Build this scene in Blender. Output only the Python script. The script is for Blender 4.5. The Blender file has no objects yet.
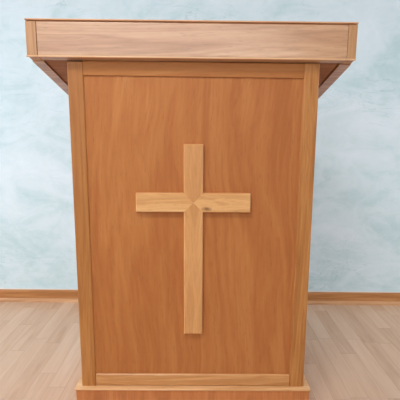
import bpy, bmesh, math, random
from mathutils import Vector, Matrix

# ------------------------------------------------------------------ camera
scn = bpy.context.scene
COL = scn.collection
def look_matrix(pos, pitch, yaw, roll):
    fw = Vector((math.sin(yaw)*math.cos(pitch), math.cos(yaw)*math.cos(pitch), math.sin(pitch)))
    rt = Vector((math.cos(yaw), -math.sin(yaw), 0)); up = rt.cross(fw)
    r2 = rt*math.cos(roll) + up*math.sin(roll); u2 = -rt*math.sin(roll) + up*math.cos(roll)
    m = Matrix((r2, u2, -fw)).transposed().to_4x4(); m.translation = Vector(pos)
    return m
cam_d = bpy.data.cameras.new('camera'); cam = bpy.data.objects.new('camera', cam_d); COL.objects.link(cam)
cam_d.sensor_width = 36; cam_d.lens = 36.0; cam_d.clip_start = 0.05
cam_d.shift_x = -4.17/400
cam.matrix_world = look_matrix((0.0258, -1.1832, 0.9323), -0.1659, 0.0056, 0.0069)
scn.camera = cam

# ------------------------------------------------------------------ world, lights, exposure
W = bpy.data.worlds.new('sky'); scn.world = W; W.use_nodes = True
bg = W.node_tree.nodes['Background']
bg.inputs['Color'].default_value = (0.62, 0.78, 1.0, 1); bg.inputs['Strength'].default_value = 1.5
scn.view_settings.view_transform = 'Standard'; scn.view_settings.look = 'None'
scn.view_settings.gamma = 1; scn.view_settings.use_curve_mapping = False
scn.view_settings.exposure = 0.03

def area(name, loc, target, sx, sy, power, col, spread=180):
    l = bpy.data.lights.new(name, 'AREA'); l.shape = 'RECTANGLE'; l.size = sx; l.size_y = sy
    l.energy = power; l.color = col; l.spread = math.radians(spread)
    o = bpy.data.objects.new(name, l); COL.objects.link(o); o.location = loc
    o.rotation_euler = (Vector(target)-Vector(loc)).to_track_quat('-Z', 'Y').to_euler()
    return o
area('window_daylight_left', (-2.28, -0.15, 1.05), (0.4, 0.2, -0.4), 1.4, 1.7, 24, (0.84, 0.93, 1.0), 150)
area('added_fill_right', (2.68, -0.15, 1.05), (0.4, 0.3, -0.3), 1.4, 1.7, 20, (0.88, 0.95, 1.0), 150)  # added fill light, brightens the lower right of the back wall
area('window_daylight_front', (-0.45, -3.38, 1.85), (0.1, 0.9, -0.2), 3.0, 1.0, 37, (0.92, 0.96, 1.0), 160)
area('ceiling_lamp', (-0.55, -1.25, 2.52), (-0.15, 0.0, 0.4), 0.6, 0.6, 13, (1.0, 0.98, 0.95), 120)

# ------------------------------------------------------------------ material helpers
def lin(c):
    f = lambda v: v/12.92 if v <= 0.04045 else ((v+0.055)/1.055)**2.4
    return tuple(f(v/255.0) for v in c) + (1,)
class NT:
    def __init__(s, name):
        s.m = bpy.data.materials.new(name); s.m.use_nodes = True
        s.t = s.m.node_tree; s.b = s.t.nodes['Principled BSDF']
    def n(s, typ, **kw):
        nd = s.t.nodes.new(typ)
        for k, v in kw.items(): setattr(nd, k, v)
        return nd
    def l(s, a, b): s.t.links.new(a, b)
    def setin(s, inp, v):
        if isinstance(v, bpy.types.NodeSocket): s.l(v, inp)
        else: inp.default_value = v
    def math(s, op, a, b=0.0, c=None):
        nd = s.n('ShaderNodeMath', operation=op)
        s.setin(nd.inputs[0], a); s.setin(nd.inputs[1], b)
        if c is not None: s.setin(nd.inputs[2], c)
        return nd.outputs[0]
    def mix(s, fac, a, b, blend='MIX'):
        nd = s.n('ShaderNodeMix', data_type='RGBA', blend_type=blend)
        s.setin(nd.inputs[0], fac); s.setin(nd.inputs[6], a); s.setin(nd.inputs[7], b)
        return nd.outputs[2]
    def ramp(s, fac, stops, interp='LINEAR'):
        nd = s.n('ShaderNodeValToRGB'); nd.color_ramp.interpolation = interp
        el = nd.color_ramp.elements
        while len(el) < len(stops): el.new(0.5)
        for e, (p, c) in zip(el, stops): e.position = p; e.color = c
        s.l(fac, nd.inputs[0]); return nd.outputs[0]
    def rampv(s, fac, a, b, lo=0.0, hi=1.0):
        nd = s.n('ShaderNodeMapRange'); s.l(fac, nd.inputs[0])
        nd.inputs[1].default_value = a; nd.inputs[2].default_value = b
        nd.inputs[3].default_value = lo; nd.inputs[4].default_value = hi
        return nd.outputs[0]
    def noise(s, vec, scale, detail=3, rough=0.5, dist=0.0):
        nd = s.n('ShaderNodeTexNoise'); s.l(vec, nd.inputs['Vector'])
        nd.inputs['Scale'].default_value = scale; nd.inputs['Detail'].default_value = detail
        nd.inputs['Roughness'].default_value = rough; nd.inputs['Distortion'].default_value = dist
        return nd.outputs['Fac']
    def mapping(s, vec, scale=(1,1,1), loc=(0,0,0), rot=(0,0,0)):
        nd = s.n('ShaderNodeMapping'); s.l(vec, nd.inputs[0])
        nd.inputs['Scale'].default_value = scale; nd.inputs['Location'].default_value = loc
        nd.inputs['Rotation'].default_value = rot
        return nd.outputs[0]

def wood(name, dark, mid, light, axis='z', seed=0.0, fine=150, figure=9.0, rough=0.38, stretch=0.06,
         contrast=1.0, bump=0.04, knot=None, coat=0.0, fleck=0.25, spec=0.4, wave=0.0):
    """straight-grained varnished wood; grain runs along `axis`"""
    k = NT(name); co = k.n('ShaderNodeTexCoord').outputs['Object']
    sc = {'x': (stretch, 1, 1), 'y': (1, stretch, 1), 'z': (1, 1, stretch)}[axis]
    if wave:                             # slow drift of the grain across the board
        dn = k.noise(k.mapping(co, (2.2, 1, 1.5), (seed, 0, seed)), 1.0, 2, 0.5)
        cm = k.n('ShaderNodeCombineXYZ'); k.l(k.math('MULTIPLY', k.math('SUBTRACT', dn, 0.5), wave), cm.inputs[0])
        ad = k.n('ShaderNodeVectorMath', operation='ADD'); k.l(co, ad.inputs[0]); k.l(cm.outputs[0], ad.inputs[1]); co = ad.outputs[0]
    v = k.mapping(co, sc, (seed*1.7, seed*0.9, seed*2.3))
    warp = k.noise(k.mapping(v, (1,1,1), (3.1, 0, 0)), figure*0.6, 2, 0.5)
    fig = k.noise(v, figure, 3, 0.55, 1.1)
    # growth rings : contour lines of a slow field
    rings = k.math('FRACT', k.math('MULTIPLY', k.math('ADD', fig, k.math('MULTIPLY', warp, 0.35)), 7.0))
    rings = k.math('ABSOLUTE', k.math('SUBTRACT', k.math('MULTIPLY', rings, 2.0), 1.0))
    streak = k.noise(v, fine, 3, 0.6)
    fac = k.math('ADD', k.math('MULTIPLY', fig, 0.62), k.math('MULTIPLY', rings, 0.16*contrast))
    fac = k.math('ADD', fac, k.math('MULTIPLY', k.math('SUBTRACT', streak, 0.5), fleck*contrast))
    colr = k.ramp(fac, [(0.22, lin(dark)), (0.42, lin(mid)), (0.62, lin(light))])
    pores = k.rampv(k.noise(k.mapping(v, (1,1,1), (7,1,0)), fine*2.6, 2, 0.5), 0.60, 0.75, 0.0, 0.30)
    colr = k.mix(pores, colr, lin(tuple(int(c*0.72) for c in dark)))
    if knot:
        kx, kz, rx, rz = knot
        sep = k.n('ShaderNodeSeparateXYZ'); k.l(co, sep.inputs[0])
        wob = k.math('MULTIPLY', k.math('SUBTRACT', k.noise(co, 90, 3, 0.6), 0.5), 1.5)
        dx = k.math('DIVIDE', k.math('SUBTRACT', sep.outputs[0], kx), rx)
        dz = k.math('DIVIDE', k.math('SUBTRACT', sep.outputs[2], kz), rz)
        d = k.math('SQRT', k.math('ADD', k.math('MULTIPLY', dx, dx), k.math('MULTIPLY', dz, dz)))
        msk = k.rampv(k.math('ADD', d, wob), 0.35, 1.15, 0.8, 0.0)
        colr = k.mix(msk, colr, lin((112, 70, 36)))
    k.l(colr, k.b.inputs['Base Color'])
    k.b.inputs['Roughness'].default_value = rough
    k.b.inputs['Specular IOR Level'].default_value = spec
    k.b.inputs['Coat Weight'].default_value = coat; k.b.inputs['Coat Roughness'].default_value = 0.22
    bn = k.n('ShaderNodeBump'); bn.inputs['Strength'].default_value = bump; bn.inputs['Distance'].default_value = 0.002
    k.l(streak, bn.inputs['Height']); k.l(bn.outputs[0], k.b.inputs['Normal'])
    return k.m

def plain(name, c, rough=0.5):
    k = NT(name); co = k.n('ShaderNodeTexCoord').outputs['Object']
    f = k.noise(co, 3.0, 3); c2 = tuple(min(255, int(v*1.03)) for v in c)
    k.l(k.mix(f, lin(c), lin(c2)), k.b.inputs['Base Color']); k.b.inputs['Roughness'].default_value = rough
    return k.m

# plaster wall : pale blue sponge-painted limewash
def wall_mat():
    k = NT('limewash_plaster'); co = k.n('ShaderNodeTexCoord').outputs['Object']
    v = k.mapping(co, (1, 1, 1.5), (2.2, 0, 0.4))
    big = k.noise(v, 1.9, 4, 0.55, 0.6)
    mid = k.noise(k.mapping(co, (0.8, 1, 1.6), (5, 3, 1), (0, 0.5, 0)), 5.0, 5, 0.62, 1.6)
    sml = k.noise(co, 26, 4, 0.6, 0.8)
    f = k.math('ADD', k.math('MULTIPLY', big, 0.55), k.math('ADD', k.math('MULTIPLY', mid, 0.37), k.math('MULTIPLY', sml, 0.10)))
    c = k.ramp(f, [(0.40, lin((188, 210, 213))), (0.51, lin((209, 223, 228))), (0.66, lin((222, 231, 237)))])
    # thin darker trowel marks
    ridge = k.math('ABSOLUTE', k.math('SUBTRACT', k.noise(k.mapping(co, (1.2, 1, 4.2), (1.3, 2, 0.7), (0, 0.22, 0)), 2.6, 4, 0.6, 1.2), 0.5))
    veil = k.rampv(k.noise(co, 2.3, 2), 0.50, 0.66)
    mk = k.math('MULTIPLY', k.rampv(ridge, 0.0, 0.018, 0.42, 0.0), veil)
    c = k.mix(mk, c, lin((150, 182, 186)))
    k.l(c, k.b.inputs['Base Color']); k.b.inputs['Roughness'].default_value = 0.75
    bn = k.n('ShaderNodeBump'); bn.inputs['Strength'].default_value = 0.12; bn.inputs['Distance'].default_value = 0.004
    k.l(mid, bn.inputs['Height']); k.l(bn.outputs[0], k.b.inputs['Normal'])
    return k.m

# laminate floor : three-strip planks running towards the back wall
def floor_mat():
    k = NT('laminate_floor'); co = k.n('ShaderNodeTexCoord').outputs['Object']
    sep = k.n('ShaderNodeSeparateXYZ'); k.l(co, sep.inputs[0]); X, Y = sep.outputs[0], sep.outputs[1]
    w, L = 0.065, 0.42
    xs = k.math('DIVIDE', k.math('ADD', X, 0.021), w); ix = k.math('FLOOR', xs); fx = k.math('FRACT', xs)
    wn = k.n('ShaderNodeTexWhiteNoise', noise_dimensions='1D'); k.l(ix, wn.inputs['W'])
    ys = k.math('ADD', k.math('DIVIDE', Y, L), k.math('MULTIPLY', wn.outputs['Value'], 7.3))
    iy = k.math('FLOOR', ys); fy = k.math('FRACT', ys)
    cmb = k.n('ShaderNodeCombineXYZ'); k.l(ix, cmb.inputs[0]); k.l(iy, cmb.inputs[1])
    w2 = k.n('ShaderNodeTexWhiteNoise', noise_dimensions='2D'); k.l(cmb.outputs[0], w2.inputs['Vector'])
    rnd = w2.outputs['Value']
    # grain, shifted per strip
    off = k.n('ShaderNodeCombineXYZ'); k.l(k.math('MULTIPLY', rnd, 13.0), off.inputs[0]); k.l(k.math('MULTIPLY', rnd, 29.0), off.inputs[1])
    add = k.n('ShaderNodeVectorMath', operation='ADD'); k.l(co, add.inputs[0]); k.l(off.outputs[0], add.inputs[1])
    gv = k.mapping(add.outputs[0], (1, 0.09, 1))
    g1 = k.noise(gv, 26, 4, 0.6, 1.0); g2 = k.noise(gv, 210, 3, 0.6)
    f = k.math('ADD', k.math('ADD', k.math('MULTIPLY', rnd, 0.32), -0.09), k.math('ADD', k.math('MULTIPLY', g1, 0.80), k.math('MULTIPLY', g2, 0.18)))
    c = k.ramp(f, [(0.25, lin((184, 145, 116))), (0.55, lin((203, 166, 138))), (0.90, lin((214, 182, 156)))])
    ex = k.math('MINIMUM', fx, k.math('SUBTRACT', 1.0, fx)); ey = k.math('MINIMUM', fy, k.math('SUBTRACT', 1.0, fy))
    sm = k.math('MAXIMUM', k.rampv(ex, 0.008, 0.025, 0.30, 0.0), k.rampv(ey, 0.0015, 0.005, 0.35, 0.0))
    c = k.mix(sm, c, lin((140, 106, 80)))
    k.l(c, k.b.inputs['Base Color']); k.b.inputs['Roughness'].default_value = 0.42
    return k.m

# ------------------------------------------------------------------ mesh helpers
def link(name, bm, mat, parent=None, smooth=False):
    bmesh.ops.recalc_face_normals(bm, faces=bm.faces)
    me = bpy.data.meshes.new(name); bm.to_mesh(me); bm.free()
    me.materials.append(mat)
    for p in me.polygons: p.use_smooth = smooth
    o = bpy.data.objects.new(name, me); COL.objects.link(o)
    if parent: o.parent = parent
    return o
def box(bm, x0, x1, y0, y1, z0, z1, bev=0.0, seg=2):
    r = bmesh.ops.create_cube(bm, size=1.0); vs = r['verts']
    for v in vs:
        v.co = Vector((x0 if v.co.x < 0 else x1, y0 if v.co.y < 0 else y1, z0 if v.co.z < 0 else z1))
    if bev:
        es = list({e for v in vs for e in v.link_edges})
        bmesh.ops.bevel(bm, geom=es, offset=bev, segments=seg, profile=0.6, affect='EDGES')
def prism(bm, pts, axis, a, b, bev=0.0, seg=2):
    """extrude a closed outline; axis 'y': pts are (x,z), axis 'x': pts are (y,z)"""
    mk = (lambda p, t: (p[0], t, p[1])) if axis == 'y' else (lambda p, t: (t, p[0], p[1]))
    va = [bm.verts.new(mk(p, a)) for p in pts]; vb = [bm.verts.new(mk(p, b)) for p in pts]
    n = len(pts); bm.faces.new(va); bm.faces.new(vb[::-1])
    for i in range(n): bm.faces.new((va[i], vb[i], vb[(i+1) % n], va[(i+1) % n]))
    if bev:
        es = list({e for v in va+vb for e in v.link_edges})
        bmesh.ops.recalc_face_normals(bm, faces=bm.faces)
        bmesh.ops.bevel(bm, geom=es, offset=bev, segments=seg, profile=0.6, affect='EDGES')
def bx(name, mat, parent, *a, **kw):
    bm = bmesh.new(); box(bm, *a, **kw); return link(name, bm, mat, parent)

def struct(o): o['kind'] = 'structure'; return o

# ------------------------------------------------------------------ the room
M_wall = wall_mat(); M_floor = floor_mat(); M_ceil = plain('white_ceiling_paint', (228, 228, 224), 0.8)
M_white = plain('white_window_paint', (232, 232, 228), 0.4)
M_base = wood('baseboard_wood', (158, 102, 56), (182, 122, 72), (198, 142, 90), 'x', 4.0, 180, 12, 0.35)
M_basef = wood('baseboard_foot_wood', (180, 128, 84), (204, 152, 108), (220, 170, 126), 'x', 6.0, 180, 12, 0.35)
XL, XR, YF, DW, WY, H = -2.4, 2.8, -3.5, 0.9346, -0.0107, 2.6
rot = Matrix.Rotation(WY, 4, 'Z')

room_floor = struct(bx('floor', M_floor, None, XL-0.1, XR+0.1, YF-0.1, 1.15, -0.05, 0.0))
struct(bx('ceiling', M_ceil, None, XL-0.1, XR+0.1, YF-0.1, 1.15, H, H+0.05))
wb = struct(bx('wall_back', M_wall, None, XL-0.1, XR+0.1, 0, 0.12, 0, H)); wb.matrix_world = Matrix.Translation((0, DW, 0)) @ rot

def wall_with_hole(name, along, pos, t, a0, a1, h0, h1, z0, z1):
    bm = bmesh.new()
    segs = [(a0, h0, 0, H), (h1, a1, 0, H), (h0, h1, 0, z0), (h0, h1, z1, H)]
    for (p, q, lo, hi) in segs:
        if along == 'y': box(bm, pos, pos+t, p, q, lo, hi)
        else: box(bm, p, q, pos, pos+t, lo, hi)
    return struct(link(name, bm, M_wall))
wall_with_hole('wall_left', 'y', XL-0.1, 0.1, YF, 1.0, -0.90, 0.60, 0.15, 2.15)
wall_with_hole('wall_right', 'y', XR, 0.1, YF, 1.0, -0.90, 0.60, 0.15, 2.15)
wall_with_hole('wall_front', 'x', YF-0.1, 0.1, XL-0.1, XR+0.1, -2.0, 1.1, 1.35, 2.35)

def glass_mat():
    k = NT('window_glass'); k.b.inputs['Base Color'].default_value = (1, 1, 1, 1)
    k.b.inputs['Roughness'].default_value = 0.0; k.b.inputs['Transmission Weight'].default_value = 1.0
    k.b.inputs['IOR'].default_value = 1.45
    return k.m
M_glass = glass_mat()
def window(name, along, pos, h0, h1, z0, z1):
    e = bpy.data.objects.new(name, None); COL.objects.link(e); struct(e)
    bm = bmesh.new(); f = 0.06; md = (h0+h1)/2
    for (p, q, lo, hi) in [(h0, h1, z0, z0+f), (h0, h1, z1-f, z1), (h0, h0+f, z0+f, z1-f), (h1-f, h1, z0+f, z1-f), (md-f/2, md+f/2, z0+f, z1-f)]:
        if along == 'y': box(bm, pos-0.025, pos+0.025, p, q, lo, hi, bev=0.004)
        else: box(bm, p, q, pos-0.025, pos+0.025, lo, hi, bev=0.004)
    link('window_frame', bm, M_white, e)
    for (p, q) in ((h0+f, md-f/2), (md+f/2, h1-f)):
        bm = bmesh.new()
        if along == 'y': box(bm, pos-0.003, pos+0.003, p, q, z0+f, z1-f)
        else: box(bm, p, q, pos-0.003, pos+0.003, z0+f, z1-f)
        link('window_pane', bm, M_glass, e)
window('window_1', 'y', XL-0.05, -0.90, 0.60, 0.15, 2.15)
window('window_2', 'x', YF-0.05, -2.0, 1.1, 1.35, 2.35)
window('added_window_right', 'y', XR+0.05, -0.90, 0.60, 0.15, 2.15)  # added window, invented to go with the fill light on the right

# baseboard along the back wall : board with a rounded top and a quarter-round foot strip
bb = bpy.data.objects.new('baseboard_back', None); COL.objects.link(bb); struct(bb)
bb.matrix_world = Matrix.Translation((0, DW, 0)) @ rot
bm = bmesh.new()
prof = [(0, 0), (-0.014, 0), (-0.014, 0.056), (-0.0125, 0.061), (-0.009, 0.064), (-0.004, 0.0651), (0, 0.0651)]
prism(bm, prof, 'x', XL+0.0, XR-0.0); link('baseboard_board', bm, M_base, bb)
bm = bmesh.new(); box(bm, XL, XR, -0.006, 0, 0.0651, 0.0685); link('baseboard_bead', bm, plain('pale_sealant', (222, 206, 192), 0.6), bb)
bm = bmesh.new()
q = [(-0.014, 0)] + [(-0.014-0.013*math.cos(t), 0.0185*math.sin(t)) for t in [i*math.pi/2/6 for i in range(7)]]
prism(bm, q, 'x', XL, XR); link('baseboard_foot', bm, M_basef, bb)

# ------------------------------------------------------------------ the lectern
lec = bpy.data.objects.new('lectern', None); COL.objects.link(lec)
lec['label'] = 'tall varnished wooden lectern with a raised pale wood cross on its front panel'
lec['category'] = 'lectern'

PANEL = ((168, 99, 51), (180, 112, 60), (190, 124, 70))
POST = ((156, 96, 47), (179, 118, 62), (195, 136, 78))
M_panel = wood('panel_veneer', *PANEL, 'z', 1.3, 130, 7.0, 0.55, 0.09, 1.1, 0.02, fleck=0.34, spec=0.22, wave=0.13)
M_side = wood('side_veneer', *PANEL, 'z', 7.1, 130, 5.5, 0.55, 0.10, 0.8, 0.02, spec=0.22)
M_post = wood('post_wood', *POST, 'z', 2.1, 160, 14, 0.5, 0.06, 0.8, spec=0.3)
M_post2 = wood('post_wood_figured', *POST, 'z', 5.4, 160, 16, 0.5, 0.07, 1.0, spec=0.3)
M_rail = wood('rail_wood', (178, 118, 68), (196, 138, 84), (214, 160, 106), 'x', 3.3, 160, 18, 0.36, 0.08, 1.1)
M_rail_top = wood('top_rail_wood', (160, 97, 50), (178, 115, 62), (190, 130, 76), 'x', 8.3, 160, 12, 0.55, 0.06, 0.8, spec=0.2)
M_plinth = wood('plinth_veneer', (176, 104, 58), (194, 120, 68), (206, 136, 84), 'z', 9.3, 150, 9, 0.40, 0.10)
M_cap = wood('plinth_cap_wood', (204, 150, 98), (222, 172, 122), (234, 190, 144), 'x', 4.4, 160, 16, 0.34)
M_apron = wood('apron_veneer', (168, 121, 88), (194, 148, 112), (212, 170, 135), 'x', 6.1, 120, 11, 0.34, 0.09, 1.0, coat=0.2, fleck=0.25)
M_block = wood('corner_block_wood', (172, 122, 80), (192, 144, 100), (208, 162, 118), 'z', 3.9, 160, 16, 0.36)
M_top = wood('lectern_top_veneer', (196, 140, 100), (214, 162, 122), (226, 180, 142), 'x', 2.9, 130, 8, 0.34, 0.07)
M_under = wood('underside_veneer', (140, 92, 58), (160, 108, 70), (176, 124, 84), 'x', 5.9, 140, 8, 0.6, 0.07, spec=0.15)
M_strip = wood('edge_strip_wood', (206, 156, 112), (222, 174, 130), (232, 190, 148), 'x', 1.1, 160, 16, 0.34)
CR = ((202, 144, 90), (219, 164, 107), (230, 181, 127))
M_crossv = wood('cross_upright_wood', (192, 133, 80), (209, 151, 96), (220, 166, 111), 'z', 1.9, 170, 18, 0.4, 0.10, 0.8, spec=0.3)
M_crossh = wood('cross_arm_wood', *CR, 'x', 2.4, 170, 22, 0.4, 0.12, 1.0, spec=0.3)
M_crossk = wood('cross_arm_knotty_wood', *CR, 'x', 7.4, 170, 22, 0.4, 0.12, 0.8, knot=(0.040, 0.7085, 0.015, 0.0062), spec=0.3)

WB, WI, DB = 0.36, 0.3147, 0.38          # half width, inner half width, body depth
ZD, ZC, ZB, ZA = 0.12, 0.1612, 1.0907, 1.13
SL = math.tan(0.2191)                    # slope of the reading desk
YS, ZSB, ZST, WS, CB = -0.0277, 1.1362, 1.2347, 0.455, -0.0049
def under(y): return ZSB - (y-YS)*SL     # underside height of the sloping desk

# plinth : four mitred boards with a thin cap
bm = bmesh.new(); wl = 0.3760
box(bm, -wl, wl, -0.0125, 0.006, 0, 0.1145, bev=0.0012)
box(bm, -wl, -wl+0.018, 0.006, DB+0.012, 0, 0.1145, bev=0.0012)
box(bm, wl-0.018, wl, 0.006, DB+0.012, 0, 0.1145, bev=0.0012)
box(bm, -wl+0.018, wl-0.018, DB-0.006, DB+0.012, 0, 0.1145, bev=0.0012)
link('plinth', bm, M_plinth, lec)
bx('plinth_cap', M_cap, lec, -0.3799, 0.3799, -0.0169, DB+0.016, 0.1145, ZD, bev=0.0022, seg=3)

# corner posts, shaved to the slope at the top
for sx in (-1, 1):
    for (y0, y1) in ((0, 0.045), (DB-0.045, DB)):
        bm = bmesh.new(); x0, x1 = sorted((sx*WI, sx*WB))
        box(bm, x0, x1, y0, y1, ZD, 1.2)
        for v in bm.verts:
            if v.co.z > 1: v.co.z = under(v.co.y) - 0.0008
        es = [e for e in bm.edges if abs(e.verts[0].co.z-e.verts[1].co.z) > 0.5]
        bmesh.ops.bevel(bm, geom=es, offset=0.0055 if sx > 0 else 0.004, segments=4, profile=0.5, affect='EDGES')
        o = link('post', bm, M_post if sx < 0 else M_post2, lec, smooth=False)

# rails and panels of the front, sides and back
def skew(o, zmin, k):                    # the top rail sits a hair out of level
    for v in o.data.vertices:
        if v.co.z > zmin: v.co.z += k*v.co.x
    return o
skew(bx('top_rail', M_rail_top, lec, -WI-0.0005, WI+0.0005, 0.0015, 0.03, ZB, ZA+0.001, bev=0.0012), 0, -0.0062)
bx('bottom_rail', M_rail, lec, -WI-0.0005, WI+0.0005, 0.0005, 0.03, ZD, ZC, bev=0.0030, seg=1)
bx('front_panel', M_panel, lec, -WI-0.0, WI+0.0, 0.006, 0.016, ZC-0.012, ZB+0.012)
for sx in (-1, 1):
    x0, x1 = sorted((sx*(WB-0.016), sx*(WB-0.006)))
    bm = bmesh.new(); box(bm, x0, x1, 0.045, DB-0.045, ZD, 1.2)
    for v in bm.verts:
        if v.co.z > 1: v.co.z = under(v.co.y) - 0.001
    link('side_panel', bm, M_side, lec)
bx('shelf', M_side, lec, -WB+0.02, WB-0.02, 0.02, DB-0.02, 0.62, 0.638, bev=0.001)

# the cross : four arms mitred to a point in the middle
cross = bpy.data.objects.new('cross', None); COL.objects.link(cross); cross.parent = lec
cross['label'] = 'pale wooden cross mitred at the centre'
h, zc, cx = 0.0288, 0.7265, 0.0003
def arm(pts, mat):
    bm = bmesh.new()
    c = Vector((sum(p[0] for p in pts)/len(pts), sum(p[1] for p in pts)/len(pts)))
    prism(bm, pts, 'y', -0.010, 0.0062)
    bmesh.ops.recalc_face_normals(bm, faces=bm.faces)
    ctr = Vector((pts[0][0], pts[0][1]))
    es = [e for e in bm.edges if all(v.co.y < 0 for v in e.verts)
          and all((Vector((v.co.x, v.co.z))-ctr).length > 0.001 for v in e.verts)]
    bmesh.ops.bevel(bm, geom=es, offset=0.0027, segments=1, affect='EDGES')
    return link('cross_arm', bm, mat, cross)
g = 0.00012
arm([(cx, zc+g), (cx+h, zc+h+g), (cx+h, 0.9000), (cx-h, 0.9000), (cx-h, zc+h+g)], M_crossv)
arm([(cx, zc-g), (cx-h, zc-h-g), (cx-h, 0.3070), (cx+h, 0.3070), (cx+h, zc-h-g)], M_crossv)
arm([(cx-g, zc), (cx-h-g, zc+h), (-0.1712, zc+h), (-0.1712, zc-h), (cx-h-g, zc-h)], M_crossh)
arm([(cx+g, zc), (cx+h+g, zc-h), (0.1707, zc-h), (0.1707, zc+h), (cx+h+g, zc+h)], M_crossk)

# the sloping reading desk
desk = bpy.data.objects.new('reading_desk', None); COL.objects.link(desk); desk.parent = lec
desk.matrix_local = Matrix.Translation((CB, 0, ZSB)) @ Matrix.Rotation(0.0033, 4, 'Y') @ Matrix.Translation((0, 0, -ZSB))
YE = 0.45; TH = 0.033; HT = ZST-ZSB
def slope_prism(y0, y1, lo, hi, x0, x1, bev, name, mat, par):
    bm = bmesh.new()
    prism(bm, [(y0, under(y0)+lo), (y1, under(y1)+lo), (y1, under(y1)+hi), (y0, under(y0)+hi)], 'x', x0, x1, bev=bev)
    return link(name, bm, mat, par)
AH = HT-0.0066
bl, br = 0.0290, 0.0245
slope_prism(YS+0.0006, YS+TH, 0.0031, AH, -WS+bl+0.0008, WS-br-0.0008, 0.0020, 'front_apron', M_apron, desk)
slope_prism(YS, YS+TH+0.003, 0.0031, AH, -WS+0.0006, -WS+bl, 0.0014, 'corner_block', M_block, desk)
slope_prism(YS, YS+TH+0.003, 0.0031, AH, WS-br, WS-0.0006, 0.0014, 'corner_block', M_block, desk)
slope_prism(YS+TH+0.003, YE, 0, AH, -WS+0.0006, -WS+TH, 0.0012, 'side_apron', M_apron, desk)
slope_prism(YS+TH+0.003, YE, 0, AH, WS-TH, WS-0.0006, 0.0012, 'side_apron', M_apron, desk)
slope_prism(YE-TH, YE, 0, 0.05, -WS+TH, WS-TH, 0.0012, 'rear_apron', M_apron, desk)
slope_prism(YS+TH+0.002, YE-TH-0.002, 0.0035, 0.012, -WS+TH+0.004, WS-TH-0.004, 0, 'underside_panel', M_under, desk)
slope_prism(YS-0.0012, YS+0.004, -0.0006, 0.0030, -WS-0.0008, WS-0.0006, 0.0006, 'edge_strip', M_strip, desk)
slope_prism(YS+0.004, YE-0.004, AH-0.0002, AH+0.0034, -WS+0.005, WS-0.005, 0, 'shadow_line_strip', M_under, desk)  # dark recessed strip, stands in for the shadow line under the desk top
slope_prism(YS-0.0024, YE, AH+0.0032, AH+0.0066, -WS, WS, 0.0010, 'desk_top', M_top, desk)
